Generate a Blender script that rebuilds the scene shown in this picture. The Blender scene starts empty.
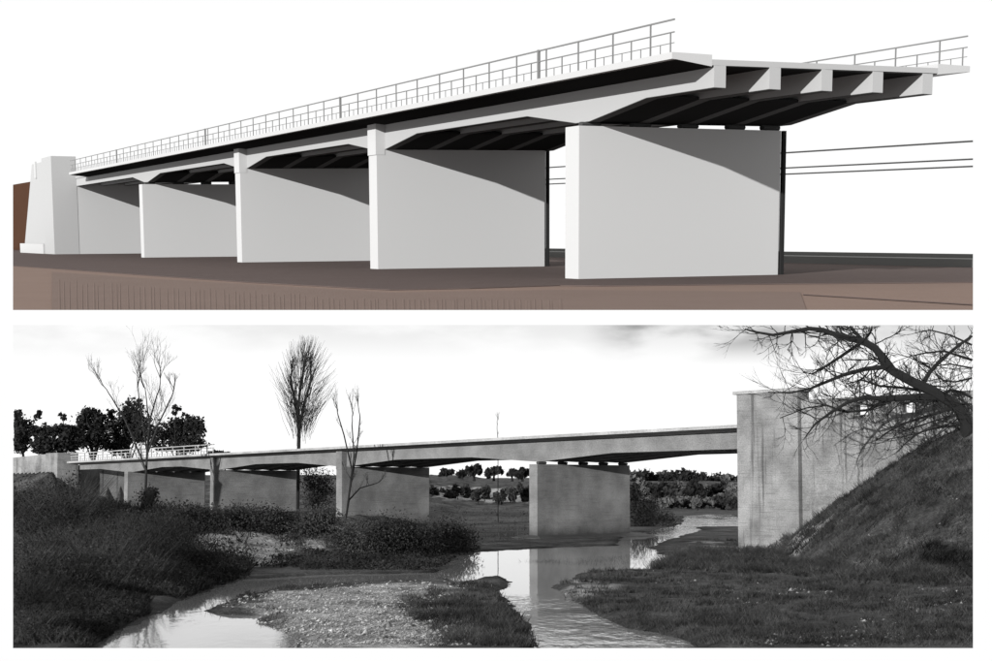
import bpy, bmesh, math, random
import numpy as np
from mathutils import Matrix, Vector, noise as mnoise

# ------------------------------------------------------------------ camera, sky, sun, exposure
sc = bpy.context.scene
col = sc.collection
F, CX, PR, HZ = 1400.0, 493.0, 400.0, 486.0   # focal length, principal column and row, horizon row (photo pixels, 992 x 661)
PITCH = math.atan((HZ-PR)/F)
ZC = 4.94                                 # eye height over the river
cam = bpy.data.cameras.new('camera'); camo = bpy.data.objects.new('camera', cam); col.objects.link(camo)
camo.location = (0, 0, ZC); camo.rotation_euler = (math.radians(90)+PITCH, 0, 0)
cam.sensor_width = 36; cam.lens = F/992*36
cam.shift_y = (PR-330.5)/992; cam.shift_x = (496-CX)/992
cam.clip_start = .05; cam.clip_end = 5000
sc.camera = camo

CAMR = Matrix.Rotation(PITCH, 3, 'X')
UP_ROT = CAMR @ Matrix.Rotation(0.1175, 3, 'X') @ Matrix.Rotation(-0.004, 3, 'Y') @ Matrix.Rotation(-1.0813, 3, 'Z')
UP_T = CAMR @ Vector((3.9594, 64.7544, 5.5762))
K = .1                                    # the display model is a tenth of full size
SUN = (UP_ROT @ Vector((.60, -1, .335))).normalized()

w = bpy.data.worlds.new('World'); sc.world = w; w.use_nodes = True
nt = w.node_tree; bg = nt.nodes['Background']
skyn = nt.nodes.new('ShaderNodeTexSky'); skyn.sky_type = 'NISHITA'; skyn.sun_disc = False
skyn.sun_elevation = math.asin(SUN.z); skyn.sun_rotation = math.atan2(SUN.x, SUN.y)
skyn.dust_density = 6; skyn.air_density = 1
bw = nt.nodes.new('ShaderNodeRGBToBW'); mr = nt.nodes.new('ShaderNodeMapRange')
# an even, burnt-out white overcast: the sky's grey value squeezed into a narrow bright band
mr.inputs['From Min'].default_value = 0; mr.inputs['From Max'].default_value = 12
mr.inputs['To Min'].default_value = 5.75; mr.inputs['To Max'].default_value = 5.95; mr.clamp = True
nt.links.new(skyn.outputs[0], bw.inputs[0]); nt.links.new(bw.outputs[0], mr.inputs[0]); nt.links.new(mr.outputs[0], bg.inputs[0])
bg.inputs[1].default_value = .1
sl = bpy.data.lights.new('sun', 'SUN'); sl.energy = 5.0; sl.angle = math.radians(.5); sl.color = (1, .995, .985)
so = bpy.data.objects.new('sun', sl); col.objects.link(so)
so.rotation_euler = SUN.to_track_quat('Z', 'Y').to_euler(); so.location = (-30, -40, 40)
sc.view_settings.view_transform = 'Standard'; sc.view_settings.look = 'None'
sc.view_settings.exposure = .8; sc.view_settings.gamma = 1

R = random.Random(7); NR = np.random.default_rng(7)

# ------------------------------------------------------------------ materials
def mat(name, c, rough=.85, var=.0,  scale=1.0, detail=6, bump=0, bscale=20, spec=.3, metal=0, hi=1.0):
    m = bpy.data.materials.new(name); m.use_nodes = True; t = m.node_tree; b = t.nodes['Principled BSDF']
    c = (c, c, c) if isinstance(c, (int, float)) else c
    b.inputs['Roughness'].default_value = rough; b.inputs['Specular IOR Level'].default_value = spec; b.inputs['Metallic'].default_value = metal
    tc = t.nodes.new('ShaderNodeTexCoord')
    if var:
        n = t.nodes.new('ShaderNodeTexNoise'); n.inputs['Scale'].default_value = scale; n.inputs['Detail'].default_value = detail; n.inputs['Roughness'].default_value = .65
        t.links.new(tc.outputs['Object'], n.inputs['Vector'])
        r = t.nodes.new('ShaderNodeValToRGB'); r.color_ramp.elements[0].position = .3; r.color_ramp.elements[1].position = .7
        r.color_ramp.elements[0].color = (*[x*(1-var) for x in c], 1); r.color_ramp.elements[1].color = (*[min(1, x*(1+var*hi)) for x in c], 1)
        t.links.new(n.outputs[0], r.inputs[0]); t.links.new(r.outputs[0], b.inputs['Base Color'])
    else: b.inputs['Base Color'].default_value = (*c, 1)
    if bump:
        n2 = t.nodes.new('ShaderNodeTexNoise'); n2.inputs['Scale'].default_value = bscale; n2.inputs['Detail'].default_value = 5
        t.links.new(tc.outputs['Object'], n2.inputs['Vector'])
        bp = t.nodes.new('ShaderNodeBump'); bp.inputs['Strength'].default_value = bump; bp.inputs['Distance'].default_value = .05
        t.links.new(n2.outputs[0], bp.inputs['Height']); t.links.new(bp.outputs[0], b.inputs['Normal'])
    return m

def concrete(name, c, board=.45, streak=.0, blotch=.35, tide=None):
    """weathered grey board-marked concrete: blotches, horizontal lift marks, vertical streaks, specks"""
    m = bpy.data.materials.new(name); m.use_nodes = True; t = m.node_tree; b = t.nodes['Principled BSDF']
    b.inputs['Roughness'].default_value = .9; b.inputs['Specular IOR Level'].default_value = .2
    N = lambda k: t.nodes.new(k); L = t.links.new
    tc = N('ShaderNodeTexCoord')
    def nz(scale, vec_scale, detail=6, rough=.6):
        mp = N('ShaderNodeMapping'); mp.inputs['Scale'].default_value = vec_scale; L(tc.outputs['Object'], mp.inputs[0])
        n = N('ShaderNodeTexNoise'); n.inputs['Scale'].default_value = scale; n.inputs['Detail'].default_value = detail; n.inputs['Roughness'].default_value = rough
        L(mp.outputs[0], n.inputs['Vector']); return n.outputs[0]
    def rng(v, a, b_, lo, hi):
        q = N('ShaderNodeMapRange'); q.inputs[1].default_value = a; q.inputs[2].default_value = b_; q.inputs[3].default_value = lo; q.inputs[4].default_value = hi
        L(v, q.inputs[0]); return q.outputs[0]
    def mul(a, b_):
        q = N('ShaderNodeMath'); q.operation = 'MULTIPLY'; L(a, q.inputs[0]); L(b_, q.inputs[1]); return q.outputs[0]
    v = rng(nz(.35, (1, 1, 1)), .3, .7, 1-blotch, 1+blotch)
    v = mul(v, rng(nz(11, (1, 1, 1), 4, .9), .3, .7, .5, 1.5))
    v = mul(v, rng(nz(2.2, (.16, .16, 4.5), 4), .3, .46, 1-board, 1.05))
    if streak: v = mul(v, rng(nz(1.1, (1.3, 1.3, .06), 4), .33, .43, 1-streak, 1))
    if tide:
        sp = N('ShaderNodeSeparateXYZ'); L(tc.outputs['Object'], sp.inputs[0]); q = N('ShaderNodeMath'); q.operation = 'MULTIPLY_ADD'; q.inputs[1].default_value = -1.2; L(nz(.9, (1, 1, .5), 5), q.inputs[0]); L(sp.outputs['Z'], q.inputs[2])
        v = mul(v, rng(q.outputs[0], -.45, tide-.5, .3, 1)); v = mul(v, rng(q.outputs[0], .95, 1.15, .86, 1))
    cm = N('ShaderNodeCombineColor')
    sc_ = N('ShaderNodeMath'); sc_.operation = 'MULTIPLY'; sc_.inputs[1].default_value = c; L(v, sc_.inputs[0])
    for i in range(3): L(sc_.outputs[0], cm.inputs[i])
    L(cm.outputs[0], b.inputs['Base Color'])
    bp = N('ShaderNodeBump'); bp.inputs['Strength'].default_value = .35; bp.inputs['Distance'].default_value = .06
    L(nz(6, (1, 1, 3), 6), bp.inputs['Height']); L(bp.outputs[0], b.inputs['Normal'])
    return m

def veg(name, c, lo=.25, hi_=2.4, big=.18, small=5):
    m = mat(name, c, .95, spec=.1); t = m.node_tree; b = t.nodes['Principled BSDF']; tc = t.nodes.new('ShaderNodeTexCoord'); outs = []
    for sc2, a, z, d in ((big, lo, hi_*.75, 5), (small, .3, hi_, 3)):
        n = t.nodes.new('ShaderNodeTexNoise'); n.inputs['Scale'].default_value = sc2; n.inputs['Detail'].default_value = d; n.inputs['Roughness'].default_value = .7
        r = t.nodes.new('ShaderNodeMapRange'); r.inputs[1].default_value = .35; r.inputs[2].default_value = .68; r.inputs[3].default_value = a; r.inputs[4].default_value = z
        t.links.new(tc.outputs['Object'], n.inputs['Vector']); t.links.new(n.outputs[0], r.inputs[0]); outs.append(r.outputs[0])
    q = t.nodes.new('ShaderNodeMath'); q.operation = 'MULTIPLY'; t.links.new(outs[0], q.inputs[0]); t.links.new(outs[1], q.inputs[1])
    q2 = t.nodes.new('ShaderNodeMath'); q2.operation = 'MULTIPLY'; q2.inputs[1].default_value = c; t.links.new(q.outputs[0], q2.inputs[0])
    cc = t.nodes.new('ShaderNodeCombineColor')
    for i in range(3): t.links.new(q2.outputs[0], cc.inputs[i])
    t.links.new(cc.outputs[0], b.inputs['Base Color']); return m

M = {}
M['white'] = mat('smooth_white_concrete', .32, .9, spec=.1)
M['white_beam'] = mat('light_grey_beam_concrete', .245, .9, spec=.1)
M['white_edge'] = mat('pale_edge_concrete', .295, .9, spec=.1)
M['shade_soffit_line'] = mat('grey_beam_shade', .07, 1, spec=0)  # shade of the beam undersides painted in as dark grey
M['shade_soffit'] = mat('charcoal_shade_soffit', .016, 1, spec=0)  # near-black colour standing in for the shade under the model deck
M['bearing'] = mat('dark_bearing', .03, .8)
M['steel'] = mat('grey_rail_paint', .11, .6)
M['bed'] = mat('brown_riverbed', (.068, .052, .048), .95, .05, 3, spec=.05)
M['earth'] = mat('light_brown_earth', (.145, .104, .086), .95, .04, 3, spec=.05)
M['earth2'] = mat('mid_brown_earth', (.122, .09, .077), .95, .04, 3, spec=.05)
M['bank'] = mat('dark_brown_bank', (.036, .016, .0085), .95, .05, 2, spec=.05)
M['quay'] = mat('grey_quay', (.13, .13, .125), .9)
M['conc'] = concrete('weathered_concrete', .104, board=.28, blotch=.35, tide=1.1)
M['conc_beam'] = concrete('beam_concrete', .104, board=.1, blotch=.3)
M['conc_edge'] = concrete('deck_edge_concrete', .175, board=.2, blotch=.3)
M['conc_wall'] = concrete('abutment_concrete', .118, board=.36, streak=.6, blotch=.45)
M['bark'] = mat('dark_bark', .003, .95, .4, 4)
M['twig'] = mat('pale_twig', .012, .95, .4, 3)
M['oak_leaf'] = mat('dark_oak_leaf', .010, .9, .6, .8, spec=.1)
M['bush_leaf'] = veg('grey_bush_leaf', .015)
M['wood_leaf'] = mat('far_wood_leaf', .045, .85, .5, .15)

# ------------------------------------------------------------------ mesh helpers
class MB:
    def __init__(s): s.v = []; s.f = []
    def box(s, x0, x1, y0, y1, z0, z1):
        b = len(s.v)
        s.v += [(x, y, z) for x in (x0, x1) for y in (y0, y1) for z in (z0, z1)]
        s.f += [tuple(b+i for i in q) for q in ((0, 1, 3, 2), (4, 6, 7, 5), (0, 4, 5, 1), (2, 3, 7, 6), (0, 2, 6, 4), (1, 5, 7, 3))]
        return s
    def loft(s, secs, caps=True):
        b = len(s.v); n = len(secs[0])
        for q in secs: s.v += [tuple(p) for p in q]
        for i in range(len(secs)-1):
            for j in range(n):
                k = (j+1) % n
                s.f.append((b+i*n+j, b+i*n+k, b+(i+1)*n+k, b+(i+1)*n+j))
        if caps: s.f.append(tuple(b+j for j in reversed(range(n)))); s.f.append(tuple(b+(len(secs)-1)*n+j for j in range(n)))
        return s
    def tube(s, pts, rad, n=5):
        pts = [Vector(p) for p in pts]; secs = []
        for i, p in enumerate(pts):
            d = (pts[min(i+1, len(pts)-1)]-pts[max(i-1, 0)]);
            if d.length < 1e-6: d = Vector((0, 0, 1))
            d.normalize()
            a = d.cross(Vector((0.3, 1, .2))).normalized(); c = d.cross(a)
            r = rad[i]
            secs.append([p+(a*math.cos(2*math.pi*j/n)+c*math.sin(2*math.pi*j/n))*r for j in range(n)])
        return s.loft(secs)
    def mesh(s, name, k=1.0):
        me = bpy.data.meshes.new(name); me.from_pydata([tuple(c*k for c in p) for p in s.v] if k != 1 else s.v, [], s.f); me.update()
        bm = bmesh.new(); bm.from_mesh(me); bmesh.ops.recalc_face_normals(bm, faces=bm.faces); bm.to_mesh(me); bm.free()
        return me
    def build(s, name, m, parent=None, k=1.0):
        return link(name, s.mesh(name, k), m, parent)
def link(name, me, m, parent=None, loc=None):
    o = bpy.data.objects.new(name, me); col.objects.link(o)
    if m and not me.materials: me.materials.append(m)
    if parent: o.parent = parent
    if loc is not None: o.location = loc
    return o
def tag(o, label=None, cat=None, group=None, kind=None):
    if label: o['label'] = label
    if cat: o['category'] = cat
    if group: o['group'] = group
    if kind: o['kind'] = kind
    return o
def empty(name, label, cat, mw=None, loc=None, group=None):
    o = bpy.data.objects.new(name, None); col.objects.link(o); o.empty_display_size = .2
    if mw is not None: o.matrix_world = mw
    if loc is not None: o.location = loc
    return tag(o, label, cat, group)
def soup(name, V, n, m, parent=None):
    """V: (faces*n, 3) array, faces of n corners each"""
    V = np.ascontiguousarray(V, dtype=np.float32); nf = len(V)//n
    me = bpy.data.meshes.new(name); me.vertices.add(len(V)); me.vertices.foreach_set('co', V.ravel())
    me.loops.add(len(V)); me.loops.foreach_set('vertex_index', np.arange(len(V), dtype=np.int32))
    me.polygons.add(nf); me.polygons.foreach_set('loop_start', np.arange(0, len(V), n, dtype=np.int32)); me.polygons.foreach_set('loop_total', np.full(nf, n, dtype=np.int32))
    me.update(calc_edges=True)
    return link(name, me, m, parent)

CP, SPI = math.cos(PITCH), math.sin(PITCH)
def ray(px, py): return CAMR @ Vector(((px-CX)/F, 1, (PR-py)/F))
def at(px, py, Y): d = ray(px, py); return d*(Y/d.y)+Vector((0, 0, ZC))
def ppix(P):
    P = np.asarray(P, float); z = P[..., 2]-ZC; y = CP*P[..., 1]+SPI*z; z = -SPI*P[..., 1]+CP*z
    return CX+F*P[..., 0]/y, PR-F*z/y
# both scenes are built as slabs whose edges are cut straight
def cut(me, mw, x0=13, x1=973, y0=None, y1=None):
    bm = bmesh.new(); bm.from_mesh(me); inv = mw.inverted(); c = Vector((0, 0, ZC))
    pl = [Vector((-F, x0-CX, 0)), Vector((F, -(x1-CX), 0))]
    if y1: pl.append(Vector((0, PR-y1, -F)))
    if y0: pl.append(Vector((0, y0-PR, F)))
    for n in pl:
        n = CAMR @ n
        bmesh.ops.bisect_plane(bm, geom=bm.verts[:]+bm.edges[:]+bm.faces[:], plane_co=inv @ c, plane_no=(mw.to_3x3().transposed() @ n).normalized(), clear_outer=True)
    bm.to_mesh(me); bm.free()

# ================================================================== UPPER SCENE: the white bridge model
MW = Matrix.Translation(Vector((0, 0, ZC)) + UP_T*K) @ UP_ROT.to_4x4()
def bridge(root, k, P, T, W, H, spans_z, ztop, x_left, x_right, yl, yr, bys, bw_, mats, base_z, bearings, pilaster, cross=0, kerb_w=1.94, x_side=None, hl=4.6):
    zs, zm = spans_z
    x_all = [x_left]+[p-T/2 for p in reversed(P)]+[x_right]
    def zb(x):
        d = min(abs(x-(p-T/2)) for p in P)
        q = min(1, max(0, (d-T/2)/hl))
        return zs(x)+(zm(x)-zs(x))*q
    xs = {x_left, x_right}
    for p in P:
        c = p-T/2
        for o in (-hl-T/2, -T/2, T/2, hl+T/2): xs.add(c+o)
        for u in range(1, 5):
            for sgn in (-1, 1): xs.add(c+sgn*(T/2+hl*u/5))
    xs = sorted(x for x in xs if x_left <= x <= x_right)
    # beams
    for by in bys:
        MB().loft([[(x, by-bw_/2, zb(x)+cross*by), (x, by+bw_/2, zb(x)+cross*by), (x, by+bw_/2, ztop(x)-.44+cross*by), (x, by-bw_/2, ztop(x)-.44+cross*by)] for x in xs]).build('beam', mats['beam'], root, k)
    sf = mats.get('shade_soffit')
    if sf:  # thin added panels that paint shade onto the undersides
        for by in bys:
            MB().loft([[(x, by-bw_/2+.01, zb(x)-.02+cross*by), (x, by+bw_/2-.01, zb(x)-.02+cross*by), (x, by+bw_/2-.01, zb(x)-.004+cross*by), (x, by-bw_/2+.01, zb(x)-.004+cross*by)] for x in xs]).build('shade_panel', M['shade_soffit_line'], root, k)
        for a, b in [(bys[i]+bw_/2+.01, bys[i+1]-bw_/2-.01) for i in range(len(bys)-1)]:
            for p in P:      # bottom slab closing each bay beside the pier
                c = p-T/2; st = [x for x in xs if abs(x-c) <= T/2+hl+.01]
                MB().loft([[(x, a, zb(x)-.015+cross*a), (x, b, zb(x)-.015+cross*b), (x, b, zb(x)+.1+cross*b), (x, a, zb(x)+.1+cross*a)] for x in st]).build('shade_haunch_slab', sf, root, k)
            MB().loft([[(x, a, ztop(x)-.48+cross*a), (x, b, ztop(x)-.48+cross*b), (x, b, ztop(x)-.455+cross*b), (x, a, ztop(x)-.455+cross*a)] for x in (x_left, x_right-.02)]).build('shade_panel', sf, root, k)
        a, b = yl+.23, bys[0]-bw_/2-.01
        MB().loft([[(x, a, ztop(x)-.295+cross*a), (x, b, ztop(x)-.475+cross*a), (x, b, ztop(x)-.455+cross*a), (x, a, ztop(x)-.275+cross*a)] for x in (x_side or x_left, x_right-.02)]).build('shade_panel', sf, root, k)
    two = [x_left, x_right]; y0, y1 = bys[0]-bw_/2, bys[-1]+bw_/2
    ks = yl+kerb_w
    c_ = lambda y: cross*y
    MB().loft([[(x, ks, ztop(x)-.45+c_(ks)), (x, yr-kerb_w, ztop(x)-.45+c_(yr)), (x, yr-kerb_w, ztop(x)-.22+c_(yr)), (x, ks, ztop(x)-.22+c_(ks))] for x in two]).build('deck_slab', mats['deck'], root, k)
    for a, b, o in ((yl, ks, 1), (yr-kerb_w, yr, -1)):
        yy = (a, b) if o > 0 else (b, a)   # yy[0] = outer edge
        e = .10*o
        s = MB().loft([[(x, yy[0], ztop(x)-.26+c_(a)), (x, yy[0]+2.2*e, ztop(x)-.27+c_(a)), (x, yy[1]-e*.02, ztop(x)-.46+c_(a)), (x, yy[1]-e*.02, ztop(x)+c_(a)), (x, yy[0], ztop(x)+c_(a))] for x in ([x_side or x_left, x_right])]).build('sidewalk', mats['edge'], root, k)
    # piers
    for i, p in enumerate(P):
        ch = .17
        top = H if i in bearings else zs(p)-.02
        z0 = base_z[i]
        prof = [(p-T, 0), (p, 0), (p, W-ch), (p-ch, W), (p-T, W)]
        pr = MB().loft([[(x, y, z0) for x, y in prof], [(x, y, top+cross*(.55 if i in bearings else 1.0)*y) for x, y in prof]]).build('pier', mats['pier'], root, k)
        if sf: MB().box(p-.16, p+.012, W+.004, W+.20, z0, top+cross*(.55 if i in bearings else 1.0)*W).build('corner_shade_strip', sf, pr, k)
        if i in bearings:
            for by in bys:
                zt = zb(p-T/2)+cross*by
                by_ = min(by, W-.5); tp = top+cross*.55*by_
                q = 10; ring = lambda yy: [(p-.42+math.cos(2*math.pi*j/q)*.2, yy, (tp+zt)/2+math.sin(2*math.pi*j/q)*(zt-tp)/2) for j in range(q)]
                MB().loft([ring(by_-.5), ring(by_+.5)]).build('bearing', mats['bearing'], pr, k)
        if i in pilaster:
            MB().box(p-T-.02, p+.02, -.06, bys[0]-bw_/2-.004, top-.3, ztop(p)-.46).build('pilaster', mats['pier'], pr, k)

P_u = [0, -23.2794, -49.6831, -79.684]
ub = empty('girder_bridge', 'clean white girder bridge with thin railings, sawn off across its five beams above brown ground', 'bridge', MW)
bridge(ub, K, P_u, 1.2, 11.86, 7.0, (lambda x: 7.2, lambda x: 7.86), lambda x: 9.17, -112.15, 9.37, -1.5, 14.6,
       [.84, 3.63, 6.38, 9.2, 12.08], .58, dict(beam=M['white_beam'], deck=M['white_beam'], edge=M['white_edge'], pier=M['white'], bearing=M['bearing'], shade_soffit=M['shade_soffit']),
       [0, 0, 0, 0], (0, 3), (1, 2), cross=.02, x_side=-105.9)
# railings
def railing(root, k, y, xa, xb, zt, step, hts, heavy, r, m, group=None, name='railing'):
    zr = [zt(xa)+h for h in hts]
    rl = MB()
    o = None
    for j, h in enumerate(hts):
        rr = r*(1.25, .95, .6)[j]
        q = MB().loft([[(x, y-rr, zt(x)+h-2*rr), (x, y+rr, zt(x)+h-2*rr), (x, y+rr, zt(x)+h), (x, y-rr, zt(x)+h)] for x in (xa, xb)])
        if o is None: o = q.build(name, m, root, k); tag(o)
        else: q.build('rail', m, o, k)
    meshes = []
    for h, rr in ((hts[0], r*1.1), (hts[1], r*.9), (hts[2], r*.6), (hts[0]+.03, r*2.4)):
        meshes.append(MB().box(-rr, rr, -rr, rr, 0, h-r*.5).mesh('post', k))
    n = int((xb-xa)/step*4)
    for i in range(n+1):
        x = xb-.25-i*step/4
        if x < xa: break
        j = 0 if i % 4 == 2 else 1 if i % 4 == 0 else 2
        if any(abs(x-hx) < step/7 for hx in heavy): j = 3
        link('post', meshes[j], m, o, (x*k, y*k, zt(x)*k))
    return o
railing(ub, K, -1.38, -105.7, 9.34, lambda x: 9.17-.03, 2.77, (1.29, .80, .38), (-1.31, -25.35, -54, -84), .024, M['steel'])
railing(ub, K, 14.42, -40, 9.34, lambda x: 9.17+.29, 2.77, (1.29, .80, .38), (), .024, M['steel'])
# left abutment of the model
ua = empty('abutment', 'white block abutment with a battered buttress at the far end of the clean white bridge', 'abutment', MW)
MB().box(-118.1, -112.2, -2.2, .6, 0, 11.25).build('corner_block', M['white_beam'], ua, K)
MB().box(-117.5, -112.23, .6, 12.4, 0, 9.15).build('front_wall', M['white_edge'], ua, K)
MB().loft([[(-135, -1.6, 1.2), (-118.12, -1.6, 1.2), (-118.12, .8, 1.2), (-135, .8, 1.2)], [(-127.7, -1.6, 11.0), (-118.12, -1.6, 11.0), (-118.12, .8, 11.0), (-127.7, .8, 11.0)]]).build('buttress', M['white_beam'], ua, K)
MB().box(-125.5, -124.6, -1.75, -1.59, 9.2, 11.2).build('rib', M['white_edge'], ua, K)
MB().box(-134.2, -118.3, -2.35, .9, 0, 1.2).build('footing', M['white_edge'], ua, K)
bk = MB().loft([[(-196, 3.5, 0), (-196, 13, 0), (-196, 12, 10.15), (-196, 3.5, 10.15)], [(-157, 3.5, 0), (-157, 13, 0), (-157, 12, 10.0), (-157, 3.5, 10.0)]]).mesh('embankment', K)
cut(bk, MW)
o = link('embankment', bk, M['bank']); o.matrix_world = MW; tag(o, kind='structure')
# ground of the model: light earth sheet, darker riverbed laid on it, strips and grooves
def sheet(name, poly, z, m, thick=.02, kind='structure', parent=None, do_cut=True):
    me = MB().loft([[(x, y, z-thick) for x, y in poly], [(x, y, z) for x, y in poly]]).mesh(name, K)
    if do_cut: cut(me, MW, y1=310)
    o = link(name, me, m, parent)
    if not parent: o.matrix_world = MW
    if kind: tag(o, kind=kind)
    return o
from mathutils.geometry import intersect_line_plane
CU = UP_ROT.transposed() @ (-UP_T)
def uhit(px, py, z=0, ax=2):
    d = UP_ROT.transposed() @ ray(px, py); s = (z-CU[ax])/d[ax]; p = CU+d*s
    return p
def uxy(px, py): p = uhit(px, py); return (p.x, p.y)
gpoly = [(-200, 40), (-200, -60), (60, -60), (60, 34), (-40, 34)]
sheet('ground', gpoly, -.02, M['earth'], .4)
bedp = [uxy(*q) for q in ((13, 266), (50, 268.5), (140, 275), (250, 282.5), (390, 290), (470, 288.5), (560, 285.5), (600, 286), (780, 284), (973, 282.5))]
bedp += [(24, 33.5), (-40, 33.5), (-198, 39), (-198, -20)]
sheet('riverbed', bedp, .02, M['bed'], .03)
sheet('ground_strip', [uxy(*q) for q in ((52, 272), (140, 278), (250, 284.5), (390, 292.5), (560, 290), (800, 292), (807, 312), (52, 312))], .004, M['earth2'], .01)
o = sheet('quay', [(-160, 30.5), (60, 30.5), (60, 33.4), (-160, 33.4)], .5, M['quay'], .48)
o = sheet('quay', [(-160, 33.45), (60, 33.45), (60, 33.9), (-160, 33.9)], .75, M['quay'], .7)
# fine upright ribs in the near earth
gv = MB()
for i in range(90):
    x = 60+i*5.6+R.uniform(-2, 2)
    ya = 279+(x-60)*.062+R.uniform(0, 5)
    if x > 330: ya = 298+R.uniform(0, 3)
    a, b = uhit(x, ya), uhit(x+.3, 312); wd = R.uniform(.03, .06)
    gv.loft([[(p.x-wd, p.y-wd*.3, .008), (p.x+wd, p.y+wd*.3, .008), (p.x, p.y, .012)] for p in (a, b)])
me = gv.mesh('earth_ribs', K); cut(me, MW, y1=310); o = link('earth_ribs', me, M['earth2']); o.matrix_world = MW; tag(o, kind='structure')
me = MB().loft([[tuple(uhit(803, 294))]*1+[tuple(uhit(803, 294.8))]+[tuple(uhit(803, 294.8)+Vector((0, 0, .03)))], [tuple(uhit(972, 304))]+[tuple(uhit(972, 305))]+[tuple(uhit(972, 305)+Vector((0, 0, .03)))]])
o = me.build('earth_edge', M['bed'], None, K); o.matrix_world = MW; tag(o, kind='structure')
# three cables beyond the bridge
for i, (z, d) in enumerate(((7.7, .055), (6.66, .05), (6.24, .05))):
    me = MB().tube([(-160, 30, z+.75), (-53, 30, z+.3), (-4.8, 30, z-.3), (10, 30, z-.5)], [d]*4, 6).mesh('cable', K); cut(me, MW)
    o = link('cable', me, M['bearing']); o.matrix_world = MW
    tag(o, ('uppermost of three thin dark cables strung beyond the white bridge piers', 'middle one of three thin dark cables beyond the white bridge', 'lowest of three thin dark cables beyond the white bridge')[i], 'cable', 'cables beyond the white bridge')

# ================================================================== LOWER SCENE: the river and the old bridge
BX = Vector((math.cos(-.884), math.sin(-.884), 0)); BY = Vector((-BX.y, BX.x, 0)); BO = Vector((4.166, 131.95, 0))
MWL = Matrix.Translation(BO) @ Matrix.Rotation(-.884, 4, 'Z')
def b2w(t, n, z=0): return BO+BX*t+BY*n+Vector((0, 0, z))

# ---- sky backdrop far behind the hills
YS = 1500
def sky_mat():
    m = bpy.data.materials.new('overcast_sky'); m.use_nodes = True; t = m.node_tree
    for n in list(t.nodes): t.nodes.remove(n)
    N = lambda k: t.nodes.new(k); L = t.links.new
    out = N('ShaderNodeOutputMaterial'); em = N('ShaderNodeEmission'); tc = N('ShaderNodeTexCoord')
    mp = N('ShaderNodeMapping'); mp.inputs['Scale'].default_value = (.0045, .0045, .015); L(tc.outputs['Object'], mp.inputs[0])
    n = N('ShaderNodeTexNoise'); n.inputs['Scale'].default_value = 1.6; n.inputs['Detail'].default_value = 6; n.inputs['Roughness'].default_value = .5; L(mp.outputs[0], n.inputs['Vector'])
    sp = N('ShaderNodeSeparateXYZ'); L(tc.outputs['Object'], sp.inputs[0])
    def rng(v, a, b_, lo, hi, smooth=True):
        q = N('ShaderNodeMapRange'); q.interpolation_type = 'SMOOTHSTEP'; q.inputs[1].default_value = a; q.inputs[2].default_value = b_; q.inputs[3].default_value = lo; q.inputs[4].default_value = hi
        L(v, q.inputs[0]); return q.outputs[0]
    def op(o_, a, b_):
        q = N('ShaderNodeMath'); q.operation = o_
        for i, z in enumerate((a, b_)):
            if isinstance(z, float): q.inputs[i].default_value = z
            else: L(z, q.inputs[i])
        return q.outputs[0]
    hi = rng(sp.outputs['Z'], 128, 178, 0, 1)                  # the cloud bank hangs high
    rt = rng(sp.outputs['X'], 90, 170, .25, 1)
    fall = rng(sp.outputs['X'], 270, 400, 1, .45); rt = op('MULTIPLY', rt, fall)
    wob = rng(n.outputs[0], .36, .62, .25, 1)
    cl = op('MULTIPLY', op('MULTIPLY', hi, rt), wob)
    val = op('SUBTRACT', .60, op('MULTIPLY', cl, .46))
    cc = N('ShaderNodeCombineColor')
    for i in range(3): L(val, cc.inputs[i])
    L(cc.outputs[0], em.inputs[0]); L(em.outputs[0], out.inputs[0]); return m
a, b, c, d = at(13, 325, YS), at(973, 325, YS), at(973, 500, YS), at(13, 500, YS)
o = MB().loft([[a, b, c, d], [p+Vector((0, 4, 0)) for p in (a, b, c, d)]]).build('sky', sky_mat()); tag(o, kind='structure')

# ---- terrain
def gnd(px, py): d = ray(px, py); k = -ZC/d.z; return (d.x*k, d.y*k)
WATER = [
 [(437,576),(446,566),(458,558),(480,551),(531,548.5),(560,547),(600,546),(629,546),(648,548),(672,558),(652,569),(614,571),(585,573),(566,581),(552,588),(570,599),(600,617),(625,628),(660,634),(690,642),(704,652),(545,656),(530,628),(515,610),(502,592),(512,583),(500,577),(478,579),(456,583)],
 [(85,656),(128,628),(170,606),(212,590),(245,579.5),(330,574.5),(440,573),(448,579),(400,582),(330,585),(270,590),(232,600),(203,611),(215,614.5),(256,616),(258,624),(285,630),(297,640),(288,656)],
 [(614,549),(622,536),(650,529.5),(690,526),(702,530),(668,540),(650,547)],
 [(683,516),(700,514.5),(731,514.5),(745,521),(745,526.5),(703,526.5),(686,528),(676,531),(660,531),(684,523)],
 [(650,509.5),(668,511),(670,514),(654,513)],
 [(432,505),(470,504.3),(531,504.5),(531,506.5),(470,506.5),(432,507)],
 [(709,606),(716,604.2),(723,605),(720,607.5)], [(727,601),(735,600),(737,601.6),(729,602.6)], [(729,591),(736,590.4),(736,592),(730,592.4)],
]
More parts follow.
